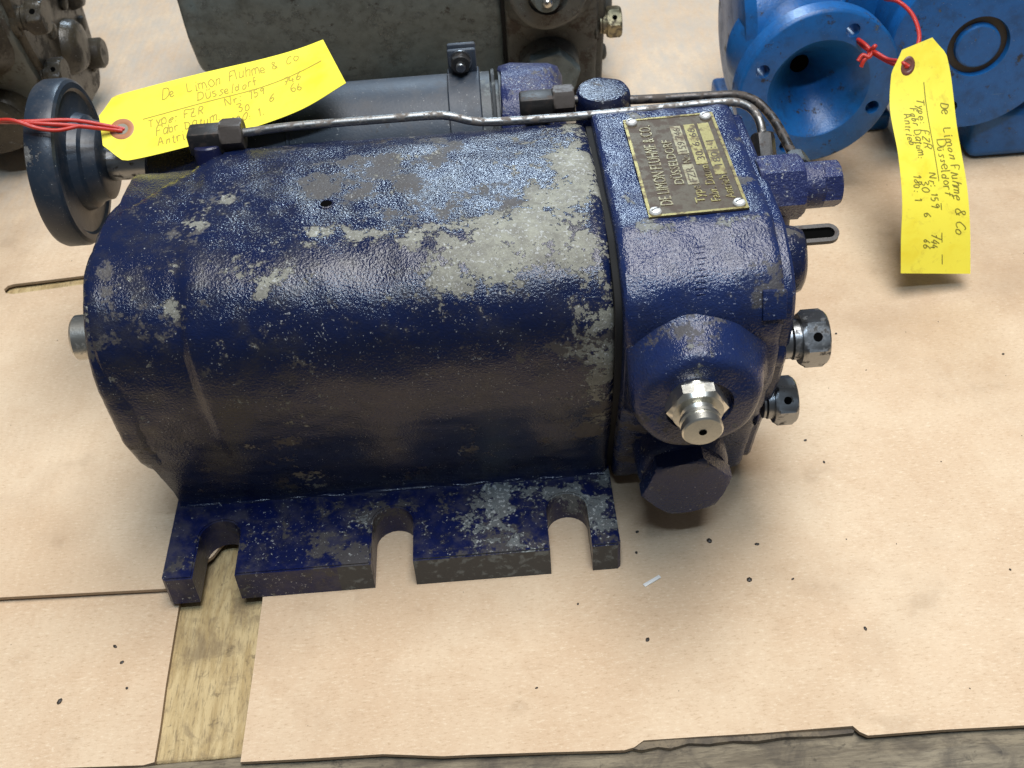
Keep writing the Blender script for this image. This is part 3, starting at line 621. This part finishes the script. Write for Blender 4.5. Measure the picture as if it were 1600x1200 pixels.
lathe('recess_ring', [(0, 2.64), (.04, 2.64), (.05, 2.03)], dc+Vector((0, 0, 0))-da*.53, da, 'rust_ring', pl, 60)
for (x, z) in ((12.4, 6.6), (19.4, 8.6), (9.6, 17.6)):
    lathe('cover_hole', [(0, .55), (.05, .53), (.052, .1)], Vector((x, .6+.04*(z-12.2)+.0, z))-da*.03, da, 'black', pl, 24)
lathe('side_case', [(0, 6.4), (.3, 7.0), (10, 7.2), (10.3, 6.6)], (13.8, 12.5, 12.0), (0, -1, 0), 'blue', bx, 60)
box('case_foot', (20.5, 6, 2.6), (10, 9, 5.2), 'blue', bx, .9, None, 3)

# ------------------------------------------------------------------ handwriting: single-stroke letters
G = {
 'D': (3.6, ['0,0 .1,6', '-.3,6 1.8,6 3.2,4.6 3.3,1.6 1.7,.1 -.2,0']), 'E': (3, ['2.6,6 0,6 0,0 2.7,0', '0,3.1 2.1,3.2']), 'L': (3, ['0,6 0,0 2.6,.1']), 'F': (3, ['0,0 .1,6 2.8,6.1', '0,3.2 2,3.3']),
 'e': (2.8, ['.3,2 2.5,2.3 2.3,3.6 1.2,4 .2,2.6 .5,.5 1.6,0 2.7,.6']), 'i': (1.2, ['.3,4 .4,0 .9,.1', '.2,5.1 .6,5.8']), 'm': (4, ['0,0 0,4', '0,3 .9,4 1.7,3.4 1.8,0', '1.8,3 2.8,4 3.5,3.4 3.7,0']),
 'o': (2.7, ['1.2,4 .1,2.6 .3,.6 1.3,0 2.3,.9 2.3,3 1.2,4']), 'n': (2.6, ['0,4 0,0', '0,3 1,4 1.9,3.5 2.1,0']), 'l': (1.2, ['.3,6.2 .3,.2 .8,0']), 'u': (2.6, ['0,4 .1,.7 1,0 2,.9 2,4', '2,1 2.3,0']),
 'h': (2.6, ['0,6 0,0', '0,2.8 1,4 1.9,3.4 2,0']), '&': (3.2, ['3,0 .6,4.6 1.3,6 2.1,4.9 .2,1.6 .9,0 2,.3 2.9,2.2']), 'C': (3.4, ['3,5 2,6 .6,5.2 0,3 .6,.8 1.9,0 3.2,.9']), 'a': (2.8, ['2.2,3.6 1.2,4 .1,2.5 .4,.3 1.3,.1 2.2,2', '2.3,4 2.2,.4 2.7,0']),
 'ü': (2.6, ['0,4 .1,.7 1,0 2,.9 2,4', '.3,5.0 .6,5.8', '1.5,5.0 1.8,5.8']), 'U': (3.2, ['0,6 .2,1 1.3,0 2.4,.8 2.7,6']), 's': (2.3, ['2,3.5 1,4 .3,3.2 1.7,1.5 1.3,.2 0,.3']), 'd': (2.7, ['2.1,6.2 2.1,.1', '2.1,2.8 1.1,3.9 .1,2.4 .4,.3 1.3,0 2.1,1']), 'r': (2.1, ['0,4 .1,0', '.1,2.6 .9,3.9 1.8,3.7']), 'f': (2, ['1.9,5.7 1.2,6.2 .7,5 .7,0', '0,3.6 1.7,3.7']),
 'T': (3, ['-.2,6 3,6.1', '1.3,6 1.2,0']), 'y': (2.5, ['0,4 .9,1.4', '2,4 .6,-1.8']), 'p': (2.6, ['0,4 -.1,-1.9', '0,3 1,4 2,2.8 1.5,.4 .1,.5']), ':': (1.4, ['.2,.1 .7,.7', '.2,2.8 .7,3.4']), 'Z': (3.2, ['.1,6 2.8,6 .1,.1 3,0', '.6,3 2.3,3.1']), 'R': (3.2, ['0,0 .1,6 2,6 2.6,4.8 1.8,3.3 .2,3.1', '1.2,3.1 3,0']),
 'N': (3.6, ['0,0 .4,6 2.6,.2 3,6.1']), '1': (1.6, ['0,4.6 .9,6 .8,0']), '5': (2.6, ['2.4,6 .5,6 .3,3.4 1.6,3.8 2.2,2 1.3,.1 0,.4']), '9': (2.6, ['2.2,4.6 1.2,6 .2,4.6 1,3.2 2.2,4.6 1.8,0']), '7': (2.6, ['0,6 2.4,6 .8,0', '.4,3 2,3.1']), '4': (2.8, ['1.6,6 0,2.2 2.6,2.3', '1.9,4 1.7,0']), '6': (2.6, ['2,6 .5,3.6 .2,1.3 1.2,0 2.2,1.2 1.5,2.8 .3,2']), '3': (2.5, ['0,5.6 1.3,6 2,4.8 .8,3.3 2.1,2 1.4,.1 0,.4']), '0': (2.7, ['1.2,6 .1,3.8 .3,.9 1.3,0 2.3,1.4 2.2,4.6 1.2,6']), '8': (2.6, ['2,5.2 1.1,6 .4,4.8 2,1.7 1.1,0 .2,1.2 1.9,4.4 2,5.2']),
 'b': (2.6, ['0,6.2 .1,0', '.1,2.6 1.2,3.8 2.1,2.4 1.4,.1 .1,.5']), 't': (2, ['.8,5.6 .8,.4 1.6,0', '0,4 1.7,4.1']), 'A': (3.4, ['-.2,0 1.4,6 2.9,0', '.5,2.2 2.3,2.4']), '.': (1, ['.1,0 .6,.6']), ' ': (2, [])}
def scribble(txt, s0, t0, hgt, width, rnd, slope=0.0):
    """list of strokes in card coordinates; s along the card, t up across it"""
    k = hgt/6; adv = sum(G[c][0]+.8 for c in txt)*k; q = width/adv; out = []; x = 0
    for c in txt:
        wd, st = G[c]; dy = rnd.uniform(-.5, .5)*k; sc = rnd.uniform(.78, 1.15); ro = rnd.uniform(-.14, .16); sk = rnd.uniform(.02, .34)
        for line in st:
            pts = [tuple(map(float, p.split(','))) for p in line.split()]
            pts = [(px+rnd.uniform(-.22, .22), py+rnd.uniform(-.25, .25)) for px, py in pts]
            out.append([(s0+(x+(px*sc+sk*py)*k)*q, t0+(py+px*ro)*k*sc+dy+slope*x*q) for px, py in pts])
        x += (wd+.8)*k
    return out
def writing(parent, strokes, fn, wd, mat, name):
    V, F = [], []
    for st in strokes:
        P = smooth_path([(a, b, 0) for a, b in st], 4) if len(st) > 2 else [Vector((a, b, 0)) for a, b in st]
        n0 = len(V)
        for i, p in enumerate(P):
            d = (P[min(i+1, len(P)-1)]-P[max(i-1, 0)]); d = d.normalized() if d.length > 1e-6 else Vector((1, 0, 0)); e = Vector((-d.y, d.x, 0))*wd*.5
            V += [fn(p.x+e.x, p.y+e.y, .045), fn(p.x-e.x, p.y-e.y, .045)]
        for i in range(len(P)-1): j = n0+2*i; F.append((j, j+1, j+3, j+2))
    return mesh(name, V, F, mat, parent, False)

def card(name, fn, L, Wd, parent, chs=1.3, cht=1.35, mat='yellow'):
    ns, nt_ = 44, 14; V, F = [], []
    for h in (.03, 0):
        for i in range(ns+1):
            s = L*i/ns if i else 0
            c = cht*max(0, 1-s/chs)
            for j in range(nt_+1): V.append(fn(s, c+(Wd-2*c)*j/nt_, h))
    n1 = (ns+1)*(nt_+1); idx = lambda l, i, j: l*n1+i*(nt_+1)+j
    for i in range(ns):
        for j in range(nt_):
            F.append((idx(0, i, j), idx(0, i+1, j), idx(0, i+1, j+1), idx(0, i, j+1))); F.append((idx(1, i, j), idx(1, i, j+1), idx(1, i+1, j+1), idx(1, i+1, j)))
    for i in range(ns): F += [(idx(0, i, 0), idx(1, i, 0), idx(1, i+1, 0), idx(0, i+1, 0)), (idx(0, i, nt_), idx(0, i+1, nt_), idx(1, i+1, nt_), idx(1, i, nt_))]
    for j in range(nt_): F += [(idx(0, 0, j), idx(0, 0, j+1), idx(1, 0, j+1), idx(1, 0, j)), (idx(0, ns, j), idx(1, ns, j), idx(1, ns, j+1), idx(0, ns, j+1))]
    return mesh(name, V, F, mat, parent, True, 40)
def interp(pts):                     # smooth curve through points, parameter 0..1
    P = smooth_path(pts, 16)
    acc = [0]
    for a, b in zip(P, P[1:]): acc.append(acc[-1]+(b-a).length)
    def f(t):
        s = max(0, min(1, t))*acc[-1]; i = 0
        while i < len(P)-2 and acc[i+1] < s: i += 1
        return P[i].lerp(P[i+1], (s-acc[i])/max(1e-9, acc[i+1]-acc[i]))
    return f
def card_fn(lo, hi, L, Wd, off):
    fl_, fh_ = interp(lo), interp(hi)
    def fn(s, t, h=0):
        a = fl_(s/L); b = fh_(s/L); p = a.lerp(b, t/Wd)
        if h:
            d = (fl_(s/L+.02)-fl_(s/L-.02)); nn = d.cross(b-a).normalized(); p = p+nn*h
        return p-off
    return fn
def ring_on(fn, s, t, r0, r1, h, name, mat, parent):
    V, F = [], []; n = 32
    for r, hh in ((r0, h*.4), (r0+.06, h), (r1-.05, h), (r1, h*.3)):
        for k in range(n): a = 2*math.pi*k/n; V.append(fn(s+r*math.cos(a), t+r*math.sin(a), hh))
    for i in range(3):
        for k in range(n): F.append((i*n+k, i*n+(k+1) % n, (i+1)*n+(k+1) % n, (i+1)*n+k))
    return mesh(name, V, F, mat, parent, True, 60)
def disc_on(fn, s, t, r, h, name, mat, parent):
    V = [fn(s+r*math.cos(2*math.pi*k/28), t+r*math.sin(2*math.pi*k/28), h) for k in range(28)]
    return mesh(name, V, [tuple(range(28))], mat, parent, False)
def string(pts_list, parent, off, r=.11):
    V, F = [], []
    for pts in pts_list:
        v, f = tube_geo(smooth_path([Vector(p)-off for p in pts], 8), r, 8); n0 = len(V); V += v; F += [tuple(i+n0 for i in q) for q in f]
    return mesh('string', V, F, 'string', parent, True, 60)

# left card: lies on the sleeve, behind the elbow
LT = 17.6; WT = 5.8; off = Vector((5, 23, 0))
t1 = empty('paper_tag', off)
tag(t1, 'yellow paper tag with red string lying on the navy pump beside the dark flange', 'tag', 'yellow paper tags')
lo = [(-2.45, 21.2, 21.45), (-.87, 21.0, 21.30), (3.64, 21, 22.03), (7.26, 21, 22.82), (11.33, 21, 24.03), (14.59, 21, 25.69)]
hi = [(-3.55, 26.3, 22.95), (-1.95, 26.4, 23.4), (3.41, 26.4, 24.4), (8.47, 26.4, 25.2), (11.0, 26.4, 25.72), (12.83, 26.4, 26.25)]
fn1 = card_fn(lo, hi, LT, WT, off)
card('card', fn1, LT, WT, t1)
ring_on(fn1, 1.55, 2.75, .46, .92, .06, 'eyelet', 'eyelet', t1); disc_on(fn1, 1.55, 2.75, .47, .04, 'eyelet_hole', 'hole_grey', t1)
rnd = random.Random(5); st = []
st += scribble('De', 4.9, 4.35, .85, 1.1, rnd); st += scribble('Limon', 6.9, 4.45, .85, 2.6, rnd); st += scribble('Fluhme', 10.0, 4.5, .85, 2.9, rnd); st += scribble('& Co', 13.3, 4.55, .85, 2.2, rnd)
st += scribble('Düsseldorf', 7.4, 3.5, .72, 4.6, rnd)
st += [[(3.2, 3.15), (8, 3.25), (12, 3.2), (16.8, 3.55)]]
st += scribble('Type: FZR', 3.5, 2.35, .66, 4.2, rnd); st += scribble('Nr: 159', 9.2, 2.5, .66, 3.1, rnd); st += scribble('746', 13.6, 2.7, .7, 1.4, rnd)
st += scribble('Fabr Datum:', 3.9, 1.5, .66, 4.8, rnd); st += scribble('30', 9.9, 1.6, .64, 1.0, rnd); st += scribble('6', 12.2, 1.7, .64, .5, rnd); st += scribble('66', 13.9, 1.8, .68, .9, rnd)
st += scribble('Antrieb', 3.9, .65, .64, 2.9, rnd); st += scribble('180: 1.', 9.2, .8, .62, 2.5, rnd)
writing(t1, st, fn1, .085, 'ink', 'writing')
e1_ = fn1(1.55, 2.75, .12)+off
string([[e1_+Vector((.2, 0, -.1)), e1_+Vector((-.6, -.1, .25)), (-4.4, 23.0, 23.55), (-7.0, 22.2, 24.15), (-9.6, 22.4, 24.25), (-11.5, 23, 24.3)],
        [e1_+Vector((.1, -.2, -.1)), e1_+Vector((-.7, -.3, .15)), (-4.4, 22.4, 23.5), (-6.0, 22.0, 24.0), (-8.6, 22.2, 24.3), (-10.2, 22.7, 24.3), (-11.2, 22.6, 24.6), (-12.4, 23.0, 25.4)],
        [(-3.9, 22.4, 23.4), (-5.2, 21.9, 23.5), (-6.4, 21.7, 23.9), (-8, 22.0, 24.45), (-9.8, 22.5, 24.2), (-10.3, 22.1, 24.5), (-10.0, 22.3, 24.7), (-10.8, 22.8, 24.4), (-13.5, 24.2, 24.2)]], t1, off, .145)

# right card: hangs from a bolt hole of the blue flange
off = Vector((59, 27, 0)); L2 = 19.0; W2 = 6.0
t2 = empty('paper_tag', off)
tag(t2, 'yellow paper tag with red string hanging from the bright blue flange', 'tag', 'yellow paper tags')
lo = [(56.2, 36.3, 16.6), (55.75, 34, 13.3), (55.95, 31, 10.6), (56.0, 28.6, 7.9), (55.9, 27, 5.0), (56.0, 26, 2.45)]
hi = [(59.9, 36.6, 17.8), (60.6, 35, 15.2), (61.0, 32.5, 11.6), (61.5, 29.8, 8.2), (61.75, 28, 5.3), (62.0, 26.4, 1.5)]
fn2 = card_fn(lo[::1], hi[::1], L2, W2, off)
fn2n = lambda s, t, h=0: fn2(s, t, h)
card('card', fn2n, L2, W2, t2, 1.5, 1.1)
ring_on(fn2n, 1.5, 1.8, .42, .80, .06, 'eyelet', 'eyelet_dark', t2); disc_on(fn2n, 1.5, 1.8, .43, .04, 'eyelet_hole', 'eyelet_dark', t2)
st = []; rnd = random.Random(9)
st += scribble('De', 5.2, 4.75, .75, .9, rnd); st += scribble('Limon', 7.2, 4.75, .75, 2.6, rnd); st += scribble('Fluhme', 10.2, 4.7, .75, 2.8, rnd); st += scribble('& Co', 13.6, 4.75, .75, 2.2, rnd)
st += scribble('Düsseldorf', 8.0, 3.85, .72, 4.6, rnd); st += [[(3.2, 3.35), (9, 3.45), (18.2, 3.55)]]
st += scribble('Type: FZR', 4.4, 2.55, .7, 4.2, rnd); st += scribble('Nr: 159', 10.6, 2.6, .7, 2.9, rnd); st += scribble('744', 15.6, 2.6, .75, 1.4, rnd)
st += scribble('Fabr Datum:', 5.0, 1.85, .68, 4.4, rnd); st += scribble('30', 11.2, 1.85, .68, 1.0, rnd); st += scribble('6', 13.8, 1.9, .65, .5, rnd); st += scribble('66', 16.0, 1.9, .68, .9, rnd)
st += scribble('Antrieb', 5.4, 1.15, .66, 2.8, rnd); st += scribble('180: 1', 10.6, 1.15, .66, 2.3, rnd)
writing(t2, st, fn2n, .085, 'ink_dark', 'writing')
e2_ = fn2n(1.5, 1.8, .1)+off
string([[(54.9, 44.6, 14.9), (55.1, 43.3, 14.8), (55.6, 41.2, 14.7), (56.0, 40.0, 14.9), (56.6, 38.4, 15.0), e2_+Vector((-.5, .6, .1)), e2_+Vector((.1, 0, -.1))],
        [(55.0, 43.2, 14.9), (55.5, 41.4, 15.0), (56.1, 40.3, 14.6), (56.9, 38.6, 14.6), e2_+Vector((-.2, .4, -.3)), e2_],
        [(55.7, 40.6, 14.6), (56.0, 40.2, 15.3), (56.2, 40.8, 14.9), (55.6, 40.2, 14.5), (55.2, 40.0, 14.2), (55.0, 39.9, 13.7)],
        [(56.0, 40.3, 15.0), (55.6, 40.0, 14.5), (55.1, 40.2, 14.6), (54.7, 40.0, 14.2)],
        [(57.6, 44.0, 17.6), (58.3, 42.6, 17.9), (58.9, 40.6, 17.6), (58.8, 38.2, 17.0), (58.2, 36.9, 16.2), e2_+Vector((.1, .3, 0))]], t2, off, .18)

# ------------------------------------------------------------------ cardboard and pallet
def inside(p, poly):
    c = False; n = len(poly)
    for i in range(n):
        x1, y1 = poly[i]; x2, y2 = poly[i-1]
        if (y1 > p[1]) != (y2 > p[1]) and p[0] < (x2-x1)*(p[1]-y1)/(y2-y1)+x1: c = not c
    return c
def sheet(name, poly, holes, step, zf, th, label=None):
    pts, edges = [], []
    def ring(P):
        n0 = len(pts)
        for p in P: pts.append(Vector(p))
        for i in range(len(P)): edges.append((n0+i, n0+(i+1) % len(P)))
    def dens(P, mx):
        out = []
        for i in range(len(P)):
            a, b = Vector(P[i]), Vector(P[(i+1) % len(P)]); n = max(1, int((b-a).length/mx))
            out += [tuple(a.lerp(b, k/n)) for k in range(n)]
        return out
    poly = dens(poly, 1.2); holes = [dens(h, .6) for h in holes]
    ring(poly)
    for h in holes: ring(h)
    xs = [p[0] for p in poly]; ys = [p[1] for p in poly]; r = random.Random(3)
    y = min(ys)
    while y < max(ys):
        st = step if y < 45 else step*2.2
        x = min(xs)
        while x < max(xs):
            q = (x+r.uniform(-.2, .2)*st, y+r.uniform(-.2, .2)*st)
            if inside(q, poly) and not any(inside(q, h) for h in holes): pts.append(Vector(q))
            x += st
        y += st
    V2, E2, F2, *_ = delaunay_2d_cdt(pts, edges, [], 0, 1e-4)
    F = []
    for f in F2:
        c = sum((V2[i] for i in f), Vector((0, 0)))/len(f)
        if inside(c, poly) and not any(inside(c, h) for h in holes): F.append(tuple(f))
    bm = bmesh.new(); vs = [bm.verts.new((v.x, v.y, zf(v.x, v.y))) for v in V2]
    for f in F:
        fc_ = bm.faces.new([vs[i] for i in f])
        if fc_.normal.z < 0: fc_.normal_flip()
    bmesh.ops.delete(bm, geom=[v for v in bm.verts if not v.link_faces], context='VERTS')
    bm.normal_update()
    for f in bm.faces:
        if f.normal.z < 0: f.normal_flip()
    top = bm.faces[:]; be = [e for e in bm.edges if e.is_boundary]
    ex = bmesh.ops.extrude_edge_only(bm, edges=be); nv = [v for v in ex['geom'] if isinstance(v, bmesh.types.BMVert)]
    bmesh.ops.translate(bm, vec=(0, 0, -th), verts=nv)
    for f in bm.faces: f.material_index = 0
    for f in ex['geom']:
        if isinstance(f, bmesh.types.BMFace): f.material_index = 1
    me = bpy.data.meshes.new(name); bmesh.ops.scale(bm, vec=(S, S, S), verts=bm.verts); bm.normal_update(); bm.to_mesh(me); bm.free(); finish(me, True, 50)
    me.materials.append(M['cardboard']); me.materials.append(M['card_edge'])
    o = bpy.data.objects.new(name, me); col.objects.link(o); tag(o, label, None, None, 'structure'); return o
def zmain(x, y):
    z = 0
    far = min(1, max(0, (y-22)/15)) if x < 44 else 1.0
    near = min(1, max(0, (-1.5-y)/3))
    z += .16*noise.noise(Vector((x*.06, y*.06, 1.3)))*max(far, near) - .10*max(far, near)
    if y < -2: z -= .02*near
    for (x0, y0, sl, dep) in ((41.2, 9.2, .055, .14), (41.2, 10.8, .09, .10)):      # scored fold lines
        if x > 40.5: z -= dep*math.exp(-((y-(y0+sl*(x-x0)))/.22)**2)*min(1, (x-40.5)/2)
    z += .06*math.exp(-(((x-36)*.5+(y+1.5)*.86)/.35)**2)*math.exp(-(((x-35)**2+(y-.5)**2)/9))
    return min(z, 0.0) if -1 < x < 43 and -1.2 < y < 30 else z
rr = random.Random(11)
bot = [(6.06, -12.05), (10, -12.2), (14.5, -12.35), (18, -12.75), (19.6, -12.8), (24, -13.0), (28.6, -13.2), (29.2, -13.1), (29.8, -12.72), (33, -12.8), (36.7, -12.84), (42.0, -12.9), (42.3, -13.3), (42.7, -13.66), (47, -13.65), (52, -13.7), (60, -13.9)]
bot = [(x, y+rr.uniform(-.06, .06)) for x, y in bot]
poly = bot + [(150, -14), (150, 190), (-130, 190), (-130, 1.9), (-30, 1.85), (-11.8, 1.75), (-6, 1.55), (-.56, 1.35), (1.2, 2.6), (1.9, 3.5), (2.3, 3.9), (2.7, 4.7), (3.4, 5.6), (5.9, 6.2), (6.16, -.3)]
slit = [(-21.0, 37.2), (-20.7, 36.6), (-20.0, 36.4), (-14.0, 37.1), (-13.2, 37.5), (-13.1, 38.1), (-13.6, 38.5), (-20.3, 37.9), (-20.8, 37.7)]
cb = sheet('cardboard', poly, [slit], 1.7, zmain, .26)
me = cb.data; at = me.attributes.new('film', 'FLOAT', 'POINT')
at.data.foreach_set('value', [min(1, max(0, (v.co.y/S-42)/14))*.85 for v in me.vertices])
def zleft(x, y): return -.50 + .05*noise.noise(Vector((x*.1, y*.1, 4)))
sheet('cardboard_offcut', [(.38, 2.4), (.40, .6), (.45, -2), (.55, -6), (.70, -9), (.74, -11.35), (.1, -11.5), (-4, -11.3), (-8, -11.15), (-30, -10.6), (-80, -10), (-80, 3.6), (-.4, 3.2)], [], 1.5, zleft, .42)

M['torn_core'] = wood_mat('torn_core', (.20, .155, .10), (.11, .085, .06), 1.2, (.045, .038, .032), 60, 60)
cu = sheet('cardboard_underlay', [(27.5, -12.2), (28.9, -13.05), (29.6, -13.25), (30.6, -13.1), (31.3, -13.3), (32.4, -13.05), (33.6, -13.22), (35, -13.1), (36.3, -13.28), (38, -13.15), (40.2, -13.25), (42.0, -13.2), (42.6, -12.4), (42.6, -11), (27.5, -11)], [], .8, lambda x, y: -.30+.10*noise.noise(Vector((x*1.7, y*1.7, 2))), .30)
cu.data.materials[0] = M['torn_core']; cu.data.materials[1] = M['torn_core']
pal = empty('wooden_pallet', (20, -10, -3)); tag(pal, 'weathered wooden pallet boards showing under the cardboard', None, None, 'structure')
off = Vector((20, -10, -3))
def plank(c, size, mat, seed, bend=.06, axis=0):
    bm = bmesh.new(); bmesh.ops.create_cube(bm, size=1); bmesh.ops.scale(bm, vec=size, verts=bm.verts)
    bmesh.ops.bevel(bm, geom=bm.edges[:], offset=.12, segments=1, affect='EDGES')
    lg = [e for e in bm.edges if e.calc_length() > max(size)*.8]; bmesh.ops.subdivide_edges(bm, edges=lg, cuts=80, use_grid_fill=True)
    for v in bm.verts:
        q = Vector((v.co.x*.5, v.co.y*.5, seed)); v.co += noise.noise_vector(q)*bend
    bmesh.ops.translate(bm, vec=Vector(c)-off, verts=bm.verts); return from_bm('plank', bm, mat, pal, True, 40)
plank((3.6, .0, -1.80), (8.4, 22.4, 1.8), 'wood_y', 1.0)
plank((20, -15.9, -1.62), (170, 9.0, 2.0), 'wood_x', 2.0, .16)
plank((20, -8.6, -3.9), (170, 5.0, 2.0), 'wood_x', 3.0, .2)
plank((-17, 37.5, -1.5), (14, 12, 1.8), 'wood_y', 5.0)
plank((-30.8, -8.5, -2.0), (44, 18, 1.8), 'wood_x', 6.0, .05)

# ------------------------------------------------------------------ grit, steel sliver, paper scraps on the cardboard
bm = bmesh.new(); r = random.Random(21)
spots = [(36.2, 1.7, .22), (38.2, -1.8, .20), (41.0, -2.0, .10), (31.0, -5.7, .14), (44.6, -6.2, .13), (23.8, -8.6, .10), (31.5, 3.0, .14), (31.2, 1.2, .11), (-6.0, -6.6, .20), (-1.9, -6.0, .12), (-3.3, -2.7, .13), (-2.6, -4.0, .12), (39.3, 1.1, .13), (26.9, -2.6, .09), (55, -2.6, .12), (58, 2, .12), (44.8, 10.5, .14), (45.6, 8.2, .12), (44.9, 14.8, .10), (62, 18, .13), (50, 22, .12)]
for _ in range(60):
    spots.append((r.uniform(-28, 70), r.uniform(-11.5, 45), r.choice((.03, .035, .04, .05, .06))))
for (x, y, s) in spots:
    if -1 < x < 41 and 0 < y < 30: 
        if not (30.5 < x < 41 and y < 3.2): continue
    if .2 < x < 6.4 and y < 0: continue
    z = zmain(x, y) if not (x < .4 and y < 1.4) else zleft(x, y)
    mt4 = Matrix.Translation((x, y, z+s*.25)) @ Matrix.Rotation(r.uniform(0, 6), 4, 'Z') @ Matrix.Diagonal((s*r.uniform(.8, 1.5), s*r.uniform(.6, 1), s*.6, 1))
    bmesh.ops.create_icosphere(bm, subdivisions=1, radius=1, matrix=mt4)
gr = from_bm('grit', bm, 'rust_ring', None, False); tag(gr, 'dark crumbs of grit scattered over the cardboard', 'grit', None, 'stuff')
sl = box('steel_sliver', (0, 0, 0), (1.3, .26, .08), 'sliver_gleam', None, .03); sl.location = Vector((31.9, -1.3, .06))*S; sl.rotation_euler = (0, rad(-3), rad(28)); tag(sl, 'tiny bright steel sliver lying in front of the pump foot', 'sliver')
